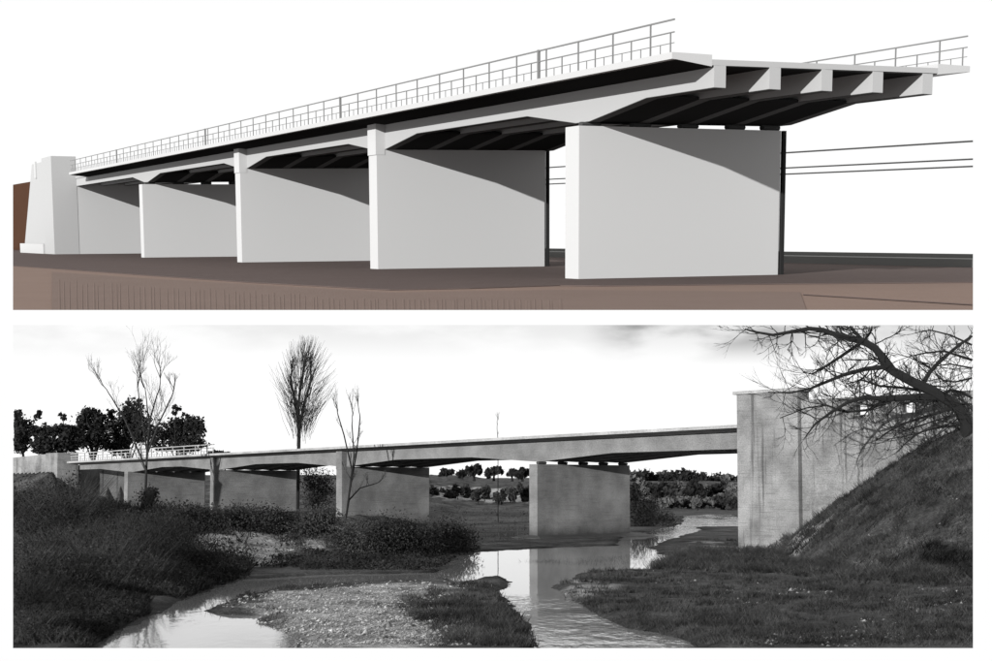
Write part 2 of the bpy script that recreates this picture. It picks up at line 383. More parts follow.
# last-but-three polygon is a pale sand strip, not water
SAND = [WATER.pop(5),
 [(188,562),(205,543),(240,539),(265,546),(290,553),(300,563),(255,569),(215,570)],
 [(285,543),(310,537),(336,545),(330,560),(300,560)], [(262,598),(330,590),(420,584),(455,588),(430,596),(400,610),(420,622),(455,640),(440,660),(295,660),(300,640),(266,622),(256,608)],
 [(700,541),(740,548),(800,546),(850,548),(838,556),(760,562),(710,554)], [(120,513),(200,510),(205,516),(130,519)], [(560,585),(585,583),(605,590),(590,599),(575,597)]]
def sdist(X, Y, poly):
    """signed distance to polygon (positive inside)"""
    P = np.array(poly); Q = np.roll(P, -1, 0)
    best = np.full(X.shape, 1e18); ins = np.zeros(X.shape, bool)
    for (ax, ay), (bx_, by_) in zip(P, Q):
        dx, dy = bx_-ax, by_-ay
        t = np.clip(((X-ax)*dx+(Y-ay)*dy)/(dx*dx+dy*dy+1e-12), 0, 1)
        best = np.minimum(best, (X-ax-t*dx)**2+(Y-ay-t*dy)**2)
        cr = ((ay > Y) != (by_ > Y)) & (X < dx*(Y-ay)/(dy if abs(dy) > 1e-12 else 1e-12)+ax)
        ins ^= cr
    return np.where(ins, 1, -1)*np.sqrt(best)
WP = [[gnd(*q) for q in w_] for w_ in WATER]; SP = [[gnd(*q) for q in w_] for w_ in SAND]
def vnoise(X, Y, s, seed=0):
    """cheap value noise, several octaves"""
    out = np.zeros(X.shape); amp = 1; tot = 0
    for o_ in range(4):
        x = X/s*(2**o_)+seed*17.3; y = Y/s*(2**o_)+seed*9.1
        xi = np.floor(x).astype(int); yi = np.floor(y).astype(int); fx = x-xi; fy = y-yi
        fx = fx*fx*(3-2*fx); fy = fy*fy*(3-2*fy)
        h = lambda a, b_: ((np.sin(a*127.1+b_*311.7+o_*74.7+seed)*43758.5453) % 1.0)
        out += amp*((h(xi, yi)*(1-fx)+h(xi+1, yi)*fx)*(1-fy)+(h(xi, yi+1)*(1-fx)+h(xi+1, yi+1)*fx)*fy); tot += amp; amp *= .5
    return out/tot*2-1
def sstep(v, a, b_): q = np.clip((v-a)/(b_-a), 0, 1); return q*q*(3-2*q)
def wdist(X, Y):
    d = np.full(X.shape, -1e9)
    for p in WP: d = np.maximum(d, sdist(X, Y, p))
    return d
ZT = np.array([27, 29.2, 33, 35.5, 41.8, 47.1, 54, 62]); ZZ = np.array([-1, .3, 1.7, 3.55, 7.1, 9.0, 10.2, 10.8])
def height(X, Y):
    X = np.asarray(X, float); Y = np.asarray(Y, float)
    wd = wdist(X, Y) + vnoise(X, Y, 1.6, 3)*np.clip(Y/80, .5, 1.2)*.5
    dry = -wd
    n = vnoise(X, Y, 5, 1); n2 = vnoise(X, Y, 1.1, 2)
    z = np.where(dry < 0, np.maximum(dry*.5, -.45), np.minimum(dry*.25, np.interp(Y, [60, 85, 160], [.2, .09, .05]))) + np.where(dry > .1, (.09*n+.08*n2)*np.interp(Y, [60, 90, 160], [1, .45, .25]), 0)
    # left bank and the bridge terrace
    lft = sstep(-(X+5+.0*Y), 0, 9)*sstep(Y, 78, 110)
    z = z + np.where(dry > 0, lft*(1.35+.35*n+.3*n2)*sstep(dry, .5, 9), 0)
    thick = sstep(-(X+13.5), 0, 7)*sstep(Y, 40, 62)*(1-sstep(Y, 120, 150))
    z = z + np.where(dry > 0, thick*.7*sstep(dry, 0, 7), 0)
    # spill of fill in front of the right wing wall
    t = (X-BO.x)*BX.x+(Y-BO.y)*BX.y; nb = -((X-BO.x)*BY.x+(Y-BO.y)*BY.y)-2.75
    zp = np.interp(t, ZT, ZZ)
    sl = zp-.62*np.maximum(nb, 0)+.32*n+.2*n2
    e = np.where((nb > 0) & (t > 26), sl, -9)
    z = np.where(e > z, np.maximum(e, z), z)
    z = np.where((nb < -.6) & (t > 33.6) & (nb > -17), 9.3, z)
    # far left road embankment
    z = np.where((t < -109.5) & (nb < -.8) & (nb > -17), 7.8, z)
    zl = 7.4-.6*np.maximum(nb, 0)-1.1*np.maximum(t+108, 0)
    z = np.where((t < -100) & (nb > .3), np.maximum(z, zl), z)
    # far bank rising to a wooded ridge
    z = z + sstep(Y, 310, 420)*6.2 + sstep(Y, 430, 800)*3 + np.where(Y > 300, n*.5, 0)
    return z
rows = list(np.arange(30, 62, .22))+list(np.arange(62, 140, .42))+list(np.arange(140, 310, 1.3))
q = 310
while q < 900: rows.append(q); q *= 1.012
rows = np.array(rows); cols = np.linspace(4, 982, 500)
GX = rows[:, None]*(cols[None, :]-CX)/F; GY = np.repeat(rows[:, None], len(cols), 1)
GZ = height(GX, GY)
nr, nc = GX.shape
V = np.stack([GX, GY, GZ], -1).reshape(-1, 3)
idx = np.arange(nr*nc).reshape(nr, nc)
Q = np.stack([idx[:-1, :-1], idx[:-1, 1:], idx[1:, 1:], idx[1:, :-1]], -1).reshape(-1, 4)
me = bpy.data.meshes.new('ground'); me.vertices.add(len(V)); me.vertices.foreach_set('co', V.astype(np.float32).ravel())
me.loops.add(Q.size); me.loops.foreach_set('vertex_index', Q.astype(np.int32).ravel())
me.polygons.add(len(Q)); me.polygons.foreach_set('loop_start', np.arange(0, Q.size, 4, dtype=np.int32)); me.polygons.foreach_set('loop_total', np.full(len(Q), 4, dtype=np.int32))
me.polygons.foreach_set('use_smooth', np.ones(len(Q), bool)); me.update(calc_edges=True)
def sand(X, Y):
    s_ = np.full(X.shape, -1e9)
    for p in SP: s_ = np.maximum(s_, sdist(X, Y, p))
    return s_
sd = sand(GX, GY)+vnoise(GX, GY, 2.5, 5)*np.clip(GY/60, .7, 4)*1.7
dryg = -wdist(GX, GY)
sandv = sstep(sd, -.6, .9)
wet = 1-sstep(dryg, .0, 1.1)
at_ = me.color_attributes.new('zone', 'FLOAT_COLOR', 'POINT')
C4 = np.stack([sandv, wet, np.zeros_like(wet), np.ones_like(wet)], -1).reshape(-1, 4)
at_.data.foreach_set('color', C4.astype(np.float32).ravel())
cut(me, Matrix.Identity(4), y1=648)
def ground_mat():
    m = bpy.data.materials.new('river_bank_ground'); m.use_nodes = True; t = m.node_tree; b_ = t.nodes['Principled BSDF']
    N = lambda k: t.nodes.new(k); L = t.links.new
    b_.inputs['Roughness'].default_value = .95; b_.inputs['Specular IOR Level'].default_value = .15
    tc = N('ShaderNodeTexCoord'); va = N('ShaderNodeVertexColor'); va.layer_name = 'zone'; sp = N('ShaderNodeSeparateColor'); L(va.outputs[0], sp.inputs[0])
    def nz(s, d=6, r=.65):
        n = N('ShaderNodeTexNoise'); n.inputs['Scale'].default_value = s; n.inputs['Detail'].default_value = d; n.inputs['Roughness'].default_value = r; L(tc.outputs['Object'], n.inputs['Vector']); return n.outputs[0]
    def ramp(v, lo, hi, a=.3, b2=.7):
        r = N('ShaderNodeMapRange'); r.inputs[1].default_value = a; r.inputs[2].default_value = b2; r.inputs[3].default_value = lo; r.inputs[4].default_value = hi; L(v, r.inputs[0]); return r.outputs[0]
    def mix(f, a, b2):
        q = N('ShaderNodeMix'); q.data_type = 'FLOAT'; L(f, q.inputs[0])
        for i, v in ((2, a), (3, b2)):
            if isinstance(v, float): q.inputs[i].default_value = v
            else: L(v, q.inputs[i])
        return q.outputs[0]
    def mul(a, b2):
        q = N('ShaderNodeMath'); q.operation = 'MULTIPLY'; L(a, q.inputs[0]); L(b2, q.inputs[1]); return q.outputs[0]
    turf = mul(ramp(nz(.22, 8, .75), .006, .075, .38, .66), ramp(nz(5, 5, .85), .25, 1.9, .34, .66))
    grav = mul(ramp(nz(.45, 7, .75), .08, .34, .36, .62), ramp(nz(5, 5, .9), .2, 1.9, .34, .66))
    v = mix(sp.outputs[0], turf, grav)
    v = mix(sp.outputs[1], v, mul(v, ramp(nz(2), .3, .7)))
    cc = N('ShaderNodeCombineColor')
    for i in range(3): L(v, cc.inputs[i])
    L(cc.outputs[0], b_.inputs['Base Color'])
    bp = N('ShaderNodeBump'); bp.inputs['Strength'].default_value = 1; bp.inputs['Distance'].default_value = .3; L(nz(4, 6, .7), bp.inputs['Height']); L(bp.outputs[0], b_.inputs['Normal'])
    return m
o = link('ground', me, ground_mat()); tag(o, kind='structure')

# ---- river
def water_mat():
    m = bpy.data.materials.new('river_water'); m.use_nodes = True; t = m.node_tree; b_ = t.nodes['Principled BSDF']
    N = lambda k: t.nodes.new(k); L = t.links.new
    b_.inputs['Base Color'].default_value = (.15, .15, .15, 1); b_.inputs['Roughness'].default_value = .03; b_.inputs['IOR'].default_value = 1.9; b_.inputs['Specular IOR Level'].default_value = .8
    tc = N('ShaderNodeTexCoord'); mp = N('ShaderNodeMapping'); mp.inputs['Scale'].default_value = (1, .5, 1); L(tc.outputs['Object'], mp.inputs[0])
    n = N('ShaderNodeTexNoise'); n.inputs['Scale'].default_value = 1.7; n.inputs['Detail'].default_value = 4; n.inputs['Roughness'].default_value = .5; L(mp.outputs[0], n.inputs['Vector'])
    bp = N('ShaderNodeBump'); bp.inputs['Strength'].default_value = .12; bp.inputs['Distance'].default_value = .03
    # riffles: the shallow reach downstream runs rough, the pool under the bridge lies still
    sp = N('ShaderNodeSeparateXYZ'); L(tc.outputs['Object'], sp.inputs[0])
    rf = N('ShaderNodeMapRange'); rf.interpolation_type = 'SMOOTHSTEP'
    for i, v in ((1, 66), (2, 58), (3, .02), (4, .30)): rf.inputs[i].default_value = v
    n3 = N('ShaderNodeTexNoise'); n3.inputs['Scale'].default_value = .22; n3.inputs['Detail'].default_value = 3; L(tc.outputs['Object'], n3.inputs['Vector'])
    r3 = N('ShaderNodeMapRange'); r3.inputs[1].default_value = .4; r3.inputs[2].default_value = .6; r3.inputs[3].default_value = .15; r3.inputs[4].default_value = 1.3; L(n3.outputs[0], r3.inputs[0])
    mu = N('ShaderNodeMath'); mu.operation = 'MULTIPLY'; rx = N('ShaderNodeMapRange'); rx.interpolation_type = 'SMOOTHSTEP'
    for i, v in ((1, -4), (2, 0), (3, .12), (4, 1.0)): rx.inputs[i].default_value = v
    L(sp.outputs['X'], rx.inputs[0]); m1 = N('ShaderNodeMath'); m1.operation = 'MULTIPLY'; L(rf.outputs[0], m1.inputs[0]); L(rx.outputs[0], m1.inputs[1])
    rf2 = N('ShaderNodeMapRange'); rf2.interpolation_type = 'SMOOTHSTEP'
    for i, v in ((1, 125), (2, 150), (3, 0), (4, .5)): rf2.inputs[i].default_value = v
    L(sp.outputs['Y'], rf2.inputs[0]); m2 = N('ShaderNodeMath'); m2.operation = 'MAXIMUM'; L(m1.outputs[0], m2.inputs[0]); L(rf2.outputs[0], m2.inputs[1])
    L(m2.outputs[0], mu.inputs[0]); L(r3.outputs[0], mu.inputs[1])
    L(sp.outputs['Y'], rf.inputs[0]); L(mu.outputs[0], bp.inputs['Strength']); bp.inputs['Distance'].default_value = .16
    L(n.outputs[0], bp.inputs['Height']); L(bp.outputs[0], b_.inputs['Normal']); return m
me = MB().loft([[(-60, 25, -.3), (60, 25, -.3), (330, 330, -.3), (-330, 330, -.3)], [(-60, 25, 0), (60, 25, 0), (330, 330, 0), (-330, 330, 0)]]).mesh('river')
cut(me, Matrix.Identity(4), y1=648)
o = link('river', me, water_mat()); tag(o, kind='structure')

# ---- the old bridge
P_l = [0, -33.37, -63.21, -89.08]
lb = empty('girder_bridge', 'long weathered grey concrete girder bridge on four wall piers over a shallow river', 'bridge', MWL)
bridge(lb, 1, P_l, 1.15, 12.39, 7.0, (lambda x: 7.27+.0037*x, lambda x: 7.86+.0037*x), lambda x: 9.6+.0085*x, -107.6, 28.5, -1.5, 13.9,
       [.9, 3.6, 6.3, 9.0, 11.7], .55, dict(beam=M['conc_beam'], deck=M['conc_beam'], edge=M['conc_edge'], pier=M['conc'], bearing=M['bearing']),
       [-.6, .2, .2, .2], (0, 3), (1, 2), hl=9.5)
fm = MB().loft([[(-2.6, -1.7, -.6), (2.4, -1.7, -.6), (2.4, 14, -.6), (-2.6, 14, -.6)], [(-2.3, -1.3, .1), (1.9, -1.3, .1), (1.9, 13.6, .1), (-2.3, 13.6, .1)], [(-1.9, -.7, .3), (1.0, -.7, .3), (1.0, 13.1, .3), (-1.9, 13.1, .3)]]).build('pier_footing', mat('wet_dark_footing', .03, .7, .4, 2, bump=.5, bscale=5), lb)
railing(lb, 1, -1.3, -106.5, -61, lambda x: 9.6+.0085*x-.03, 3.2, (1.25, .8, .4), (), .05, M['conc_edge'])
# right abutment: pylon with cap, wing wall with two openings in the parapet
ra = empty('abutment', 'tall pale concrete abutment with stained pylon and long wing wall above grassy slope', 'abutment', MWL)
MB().box(27.1, 33.0, -3.0, -1.62, -.5, 12.05).build('pylon', M['conc_wall'], ra)
MB().box(26.85, 33.2, -3.2, -1.4, 12.05, 12.3).build('cap', M['conc_edge'], ra)
MB().box(28.6, 33.0, -1.6, 14, -.5, 9.2).build('front_wall', M['conc_wall'], ra)
MB().box(33.15, 64, -2.75, -2.2, -.5, 10.05).build('wing_wall', M['conc_wall'], ra)
op = []
for px in (862.5, 909):
    op.append(min((abs(float(ppix(b2w(t_*.02, -2.7, 10.4))[0])-px), t_*.02) for t_ in range(1650, 3000))[1])
xs = [33.15]+[v for t_ in op for v in (t_-.5, t_+.5)]+[64]
for i in range(0, len(xs), 2): MB().box(xs[i], xs[i+1], -2.75, -2.25, 10.05, 10.75).build('parapet', M['conc_wall'], ra)
MB().box(33.15, 64, -2.78, -2.2, 10.75, 11.35).build('coping', M['conc_wall'], ra)
for ch in ra.children: cut(ch.data, MWL)
# left abutment
la = empty('abutment', 'low pale concrete abutment with sloping wing wall behind the dark thicket', 'abutment', MWL)
MB().box(-112, -107.4, -3.0, .3, 0, 10.0).build('pylon', M['conc_wall'], la)
MB().box(-112, -109, .3, 12.5, 0, 8.2).build('front_wall', M['conc_wall'], la)
MB().loft([[(-150, -2.6, 0), (-150, -2, 0), (-150, -2, 9.0), (-150, -2.6, 9.0)], [(-112.02, -2.6, 0), (-112.02, -2, 0), (-112.02, -2, 9.9), (-112.02, -2.6, 9.9)]]).build('wing_wall', M['conc_wall'], la)
for ch in la.children: cut(ch.data, MWL)

# ---- vegetation
def gz(x, y): return float(height(np.array([x]), np.array([y]))[0])
def inside(P3, n, lo=325.6):
    px, py = ppix(P3); px = px.reshape(-1, n); py = py.reshape(-1, n)
    return ((px > 13.3) & (px < 972.7) & (py < 647.6) & (py > lo)).all(1)
def quads(cen, size, up=.0):
    """randomly turned leaf quads round the centres"""
    n = len(cen); a = NR.normal(size=(n, 3)); a /= np.linalg.norm(a, axis=1)[:, None]
    b_ = NR.normal(size=(n, 3)); b_[:, 2] += up; b_ -= a*(a*b_).sum(1)[:, None]; b_ /= np.linalg.norm(b_, axis=1)[:, None]
    s_ = (np.asarray(size)*NR.uniform(.6, 1.4, n))[:, None]
    return np.stack([cen-a*s_*.55, cen+b_*s_*.9, cen+a*s_*.55, cen-b_*s_*.9], 1).reshape(-1, 3)
def blades(base, h, lean=.35, wd=.02):
    n = len(base); h = h*NR.uniform(.5, 1.3, n); ang = NR.uniform(0, 6.283, n)
    tip = base+np.stack([np.cos(ang)*lean*h, np.sin(ang)*lean*h, h], 1)*1.0
    g = NR.uniform(0, 6.283, n); dv = np.stack([np.cos(g), np.sin(g)*.3, np.zeros(n)], 1)*(wd if np.isscalar(wd) else wd[:, None])
    return np.stack([base-dv, base+dv, tip], 1).reshape(-1, 3)
def cull(Vv, n, lo=325.6): k = inside(Vv, n, lo); return Vv.reshape(-1, n, 3)[k].reshape(-1, 3)

def leafy_tree(name, label, cat, px, ybase, Y, blobs, m, nleaf, leaf, trunk_r, group=None, zbase=None, lo=325.6, loose=.2, stems=0):
    """blobs: (px, py, rx_px, ry_px) crown clumps in the picture, given depth around Y"""
    x = Y*(px-CX)/F; z0 = zbase if zbase is not None else gz(x, Y)
    root = empty(name, label, cat, loc=(x, Y, z0), group=group)
    sc_ = Y/F; L = []
    tr = MB(); top = at(sum(b_[0] for b_ in blobs)/len(blobs), max(b_[1] for b_ in blobs), Y)
    base = Vector((x, Y, z0-.2))
    fork = base.lerp(top, .6)
    tr.tube([base, base.lerp(fork, .5)+Vector((R.uniform(-.2, .2), 0, 0)), fork], [trunk_r, trunk_r*.8, trunk_r*.65], 6)
    wsum = sum(b_[2]*b_[3] for b_ in blobs)
    for bx_, by_, rx, ry in blobs:
        c_ = at(bx_, by_, Y+R.uniform(-2, 2)); tr.tube([fork, fork.lerp(c_, .55)+Vector((R.uniform(-.4, .4), 0, R.uniform(-.3, .3))), c_], [trunk_r*.6, trunk_r*.4, trunk_r*.15], 5)
        n = max(20, int(nleaf*rx*ry/wsum))
        # sub clumps inside the blob so that the outline is uneven
        ns = max(4, int(n/35)); u = NR.normal(size=(ns, 3)); u /= np.linalg.norm(u, axis=1)[:, None]; u *= NR.uniform(.35, 1, ns)[:, None]**.6
        sub = np.array(c_)+u*np.array([rx, (rx+ry)/2, ry])*sc_
        k = NR.integers(0, ns, n); p = sub[k]+NR.normal(size=(n, 3))*np.array([rx, rx, ry])*sc_*loose
        L.append(quads(p, leaf))
    Vv = cull(np.concatenate(L), 4, lo)
    for i in range(stems):
        b_ = R.choice(blobs); e = at(b_[0]+R.uniform(-1, 1)*b_[2]*1.1, b_[1]-R.uniform(-.2, 1.35)*b_[3], Y+R.uniform(-1, 1)); bx0 = base+Vector((R.uniform(-.8, .8), R.uniform(-.6, .6), 0))
        bx0.z = gz(bx0.x, bx0.y)-.1; tr.tube([bx0, bx0.lerp(e, .5)+Vector((R.uniform(-.2, .2), 0, .15)), e], [.03, .022, .01], 3)
    tm = tr.mesh('trunk'); cut(tm, Matrix.Identity(4))
    t_ = link('trunk', tm, M['bark'], root); t_.matrix_parent_inverse = Matrix.Translation(-Vector((x, Y, z0)))
    c_ = soup('crown', Vv, 4, m, root); c_.matrix_parent_inverse = Matrix.Translation(-Vector((x, Y, z0)))
    return root
# oaks behind the far left end of the bridge
oaks = [(24, [(22, 425, 11, 9), (40, 432, 10, 6), (20, 440, 8, 10)], 'dark oak with an open flat crown behind the low abutment wing wall'),
        (62, [(60, 431, 12, 6), (50, 446, 14, 9), (70, 440, 10, 10)], 'small dark oak with a broad low crown standing over the low abutment'),
        (92, [(90, 420, 13, 10), (84, 436, 12, 12), (102, 432, 12, 14)], 'rounded dark oak next to the bare double-stemmed tree'),
        (130, [(131, 412, 11, 12), (122, 428, 14, 14), (140, 430, 12, 14), (118, 444, 12, 8)], 'tallest dark oak, seen through the bare double-stemmed tree'),
        (176, [(180, 430, 18, 10), (196, 428, 10, 9), (165, 438, 14, 12), (190, 444, 14, 8)], 'wide dark oak over the bridge railing at the end of the row')]
for px, bl, lab in oaks:
    bl = bl+[(px+R.uniform(-20, 20), R.uniform(410, 436), R.uniform(3, 6), R.uniform(2.5, 5)) for _ in range(4)]
    bl = [(a, b_, c_*1.08, d_*1.05) for a, b_, c_, d_ in bl]
    leafy_tree('oak_tree', lab, 'tree', px, 455, 255+R.uniform(-8, 8), bl, M['oak_leaf'], 4200, .36, .36, 'oaks behind the low abutment', loose=.22)
leafy_tree('bush', 'low dark bush peeping over the bridge deck', 'bush', 222, 458, 250, [(216, 454, 6, 3), (228, 455, 5, 2.5)], M['oak_leaf'], 500, .4, .2)

# bare trees
def grow(mbt, mbw, p, d, ln, r, depth, spread, up, maxd, env=None):
    n = 3; pts = [p]; q = p.copy(); dd = d.copy()
    for i in range(n):
        dd = (dd+Vector((R.gauss(0, .13), R.gauss(0, .13), R.gauss(0, .08)+up*.12))).normalized(); q = q+dd*ln/n; pts.append(q.copy())
    tgt = mbt if depth < 2 else mbw
    tgt.tube(pts, [r, r*.86, r*.74, r*.62], 5 if depth < 2 else 3)
    if depth >= maxd: return
    k = R.choice((2, 3, 3)) if depth > 0 else 4
    for i in range(k):
        s_ = R.uniform(.45, 1.0) if i else 1.0
        bp = pts[min(3, int(s_*3))] if s_ >= 1 else pts[1].lerp(pts[3], s_)
        a = R.uniform(0, 6.283); sp_ = spread*R.uniform(.4, 1.2)*(0.45 if i == 0 else 1)
        nd = (dd+Vector((math.cos(a)*sp_, math.sin(a)*sp_*.8, R.uniform(-.1, .2)+up*.25))).normalized()
        grow(mbt, mbw, bp, nd, ln*R.uniform(.42, .98), r*R.uniform(.5, .68), depth+1, spread, up, maxd)
def bare_tree(label, px, Y, stems, r, maxd, spread, up, group=None, mt='bark', mw='twig', extra=None, row=None):
    x = Y*(px-CX)/F; z0 = gz(x, Y)
    root = empty('bare_tree', label, 'tree', loc=(x, Y, z0), group=group)
    tb, tw = MB(), MB(); base = Vector((x, Y, z0-.3))
    for (path, ln) in stems:
        pts = [base]+[at(a, b_, Y+R.uniform(-.5, .5)) for a, b_ in path]
        rs = [r*(1-.5*i/len(pts)) for i in range(len(pts))]
        tb.tube(pts, rs, 6)
        dd = (pts[-1]-pts[-2]).normalized(); grow(tb, tw, pts[-1], dd, ln, rs[-1]*.9, 0, spread, up, maxd)
        for j in range(1, len(pts)-1):
            for u in range(2):
                a = R.uniform(0, 6.28); grow(tb, tw, pts[j].lerp(pts[j+1], R.random()), (Vector((math.cos(a)*.6, math.sin(a)*.6, .8))).normalized(), ln*.7, rs[j]*.4, 1, spread, up, maxd)
    if extra: extra(tw)
    inv = Matrix.Translation(-Vector((x, Y, z0)))
    for nm, mb_, m_ in (('trunk', tb, M[mt]), ('crown', tw, M[mw])):
        if not mb_.v: continue
        me_ = mb_.mesh(nm); cut(me_, Matrix.Identity(4), y0=325.6)
        o_ = link(nm, me_, m_, root); o_.matrix_parent_inverse = inv
    return root
bare_tree('bare double-stemmed tree rising in front of the bridge railing', 145, 170, [([(146, 490), (147, 460), (150, 430), (147, 405)], 3.0), ([(146, 470), (138, 450), (125, 420), (112, 398)], 1.9), ([(147, 455), (158, 425), (170, 400)], 1.6), ([(147, 450), (150, 420), (157, 395)], 2.2), ([(147, 452), (143, 425), (139, 398)], 2.0)], .14, 5, .5, .45, 'bare trees along the bridge', 'twig')
def poplar(tw):
    for i in range(620):
        y1 = R.uniform(334, 414); u = (420-y1)/86; w_ = 37*max(0, math.sin(math.pi*min(1, u*.93+.02)))**.75*R.uniform(.55, 1.12)
        x1 = 301+u*7+R.uniform(-1, 1)*w_; y0 = y1+R.uniform(12, 34); x0 = 300+(x1-300)*.25
        a, b_ = at(x0+(x1-x0)*.3, y0, 215+R.uniform(-1.5, 1.5)), at(x1, y1, 215+R.uniform(-4, 4)); m_ = a.lerp(b_, .5)+Vector((R.uniform(-.3, .3), 0, -.2))
        tw.tube([a, m_, b_], [.032, .022, .012], 3)
bare_tree('tall slender leafless poplar with brush-like crown standing behind the bridge deck', 298, 215, [([(299, 440), (298, 410), (301, 380)], 1.7), ([(299, 430), (296, 405), (291, 382)], 1.4), ([(299, 430), (304, 405), (311, 380)], 1.5)], .32, 4, .28, .9, 'bare trees along the bridge', 'bark', 'twig', poplar)
bare_tree('thin leaning bare tree against the pier with the pilaster', 346, 145, [([(350, 490), (354, 455), (352, 425)], 1.3), ([(350, 490), (357, 450), (360, 418)], 1.2), ([(352, 470), (344, 435), (338, 415)], .9), ([(349, 500), (360, 488), (374, 484)], .8)], .10, 4, .42, .5, 'bare trees along the bridge')
bare_tree('faint bare sapling showing above the middle of the deck', 498, 190, [([(498, 440), (497, 428)], .9)], .06, 3, .4, .6, 'bare trees along the bridge', 'twig')

# the big oak limb on the right slope: it leans out from the embankment
def slope_hit(px, py, a=55, b=130):
    Ys = np.arange(a, b, .25); d = ray(px, py); X = d.x/d.y*Ys; Z = ZC+d.z/d.y*Ys
    h = height(X, Ys); k = np.nonzero(h > Z)[0]
    return at(px, py, Ys[k[0]] if len(k) else (a+b)/2)
tb_ = slope_hit(967, 434); TY = tb_.y
root = empty('leaning_tree', 'gnarled leafless tree leaning from the grassy slope across the wing wall', 'tree', loc=tuple(tb_))
tb, tw = MB(), MB()
limbs = [([(968,438),(965,420),(956,405),(933,391),(913,382),(893,371),(885,360),(875,348),(863,341),(851,338.5),(837,335),(823,330),(809,328.5),(790,332),(773,335),(756,332),(745,329)], .42, .05),
 ([(895,373),(883,367),(865,369),(843,375),(826,382),(812,388),(790,393),(768,392)], .20, .03),
 ([(940,397),(922,397),(905,398),(888,399),(865,397),(848,402),(830,413),(815,424),(806,436)], .25, .04),
 ([(955,407),(940,412),(927,416),(902,424),(888,432),(876,441)], .13, .03),
 ([(921,387),(930,372),(941,360),(958,346),(972,336)], .16, .08),
 ([(863,341),(857,334),(850,327)], .14, .1), ([(863,342),(870,333),(872,327)], .1, .05),
 ([(958,404),(965,404),(972,404)], .10, .05), ([(972,360),(944,351),(925,353),(907,357)], .09, .03),
 ([(862,342),(840,357),(823,368),(812,374),(803,372)], .12, .03), ([(940,398),(950,390),(962,392),(972,398)], .12, .06),
 ([(972,378),(955,382),(943,380),(935,372)], .07, .03), ([(930,392),(905,388),(880,386),(862,380),(846,384)], .12, .03),
 ([(960,425),(935,428),(915,434),(900,437),(885,440)], .07, .02), ([(950,416),(925,424),(905,430),(893,437)], .06, .02),
 ([(890,400),(868,410),(846,412),(826,405),(806,408),(780,418)], .10, .03), ([(972,345),(950,335),(930,330),(915,333)], .07, .03), ([(972,368),(950,364),(938,366),(920,362)], .06, .02)]
def chain(px_pts, j0, r0, r1):
    pts = [at(a, b_, TY+j0*(i/len(px_pts))) for i, (a, b_) in enumerate(px_pts)]
    return pts, [r0+(r1-r0)*i/(len(pts)-1) for i in range(len(pts))]
for li, (pp, r0, r1) in enumerate(limbs):
    pts, rs = chain(pp, R.uniform(-3, 2) if li else -1.5, r0, r1)
    (tb if r0 > .12 else tw).tube(pts, rs, 7 if r0 > .12 else 4)
    for i in range(len(pts)-1):
        for u in range(5 if li else 4):
            if R.random() < .25 and li == 0 and i < 6: continue
            p = pts[i].lerp(pts[i+1], R.random()); a = R.uniform(0, 6.283)
            d = Vector((-.5+math.cos(a)*.8, math.sin(a)*.5, math.sin(a)*.8)).normalized()
            grow(tw, tw, p, d, R.uniform(.5, 1.2), max(.03, min(.07, rs[i]*.4)), 2, .75, .12, 5)
inv = Matrix.Translation(-tb_)
for nm, mb_, m_ in (('trunk', tb, M['bark']), ('crown', tw, M['bark'])):
    me_ = mb_.mesh(nm); cut(me_, Matrix.Identity(4), y0=325.6); o_ = link(nm, me_, m_, root); o_.matrix_parent_inverse = inv

# far trees on the ridge under the deck and the wood right of the pier
far = [(446, 473, 7), (462, 475, 5), (474, 471, 9), (494, 472, 9), (512, 474, 5), (522, 474, 7)]
for i, (px, py, r_) in enumerate(far):
    Y = 430+R.uniform(-15, 15)
    leafy_tree('round_tree', 'round-headed dark tree on the far ridge, seen under the bridge deck', 'tree', px, 482, Y, [(px-r_*.4, py, r_*.6, r_*.5), (px+r_*.4, py-1, r_*.6, r_*.5), (px, py-2, r_*.5, r_*.45)], M['oak_leaf'], 500, .8, .5, 'round trees on the far ridge')
for i in range(16):
    px = 434+i*6.3+R.uniform(-2, 2); Y = 335+R.uniform(-12, 25)
    leafy_tree('shrub', 'low grey shrub on the far bank above the pale sand strip', 'shrub', px, 500, Y, [(px, 494+R.uniform(-4, 3), R.uniform(3.5, 6), R.uniform(4, 8))], M['bush_leaf'], 260, .7, .12, 'shrubs on the far bank')
for i in range(22):
    px = 632+(i % 11)*10.2+R.uniform(-3, 3); bk_ = i < 11; Y = (440 if bk_ else 350)+R.uniform(-12, 12)
    cy = (480 if bk_ else 491)+R.uniform(-3, 3)
    leafy_tree('wood_tree', 'dark bushy tree in the wood across the river, beside the pier standing in water' if i % 3 else 'paler bushy tree among dark ones in the wood across the river', 'tree', px, 500, Y, [(px, cy, R.uniform(7, 10), R.uniform(6, 9)), (px+R.uniform(-5, 5), cy+6, 7, 7)], M['oak_leaf'] if i % 3 else M['wood_leaf'], 900, .7, .4, 'trees of the far wood')
for i in range(20):
    px = 640+i*5.2+R.uniform(-3, 3); Y = 300+R.uniform(-20, 20)
    leafy_tree('shrub', 'low riverside shrub below the far wood, beyond the bright upstream water', 'shrub', px, 505, Y, [(px, 502+R.uniform(-2, 2), R.uniform(5, 8), R.uniform(3, 6))], M['wood_leaf'] if i % 2 else M['bush_leaf'], 420, .45, .1, 'shrubs below the far wood')
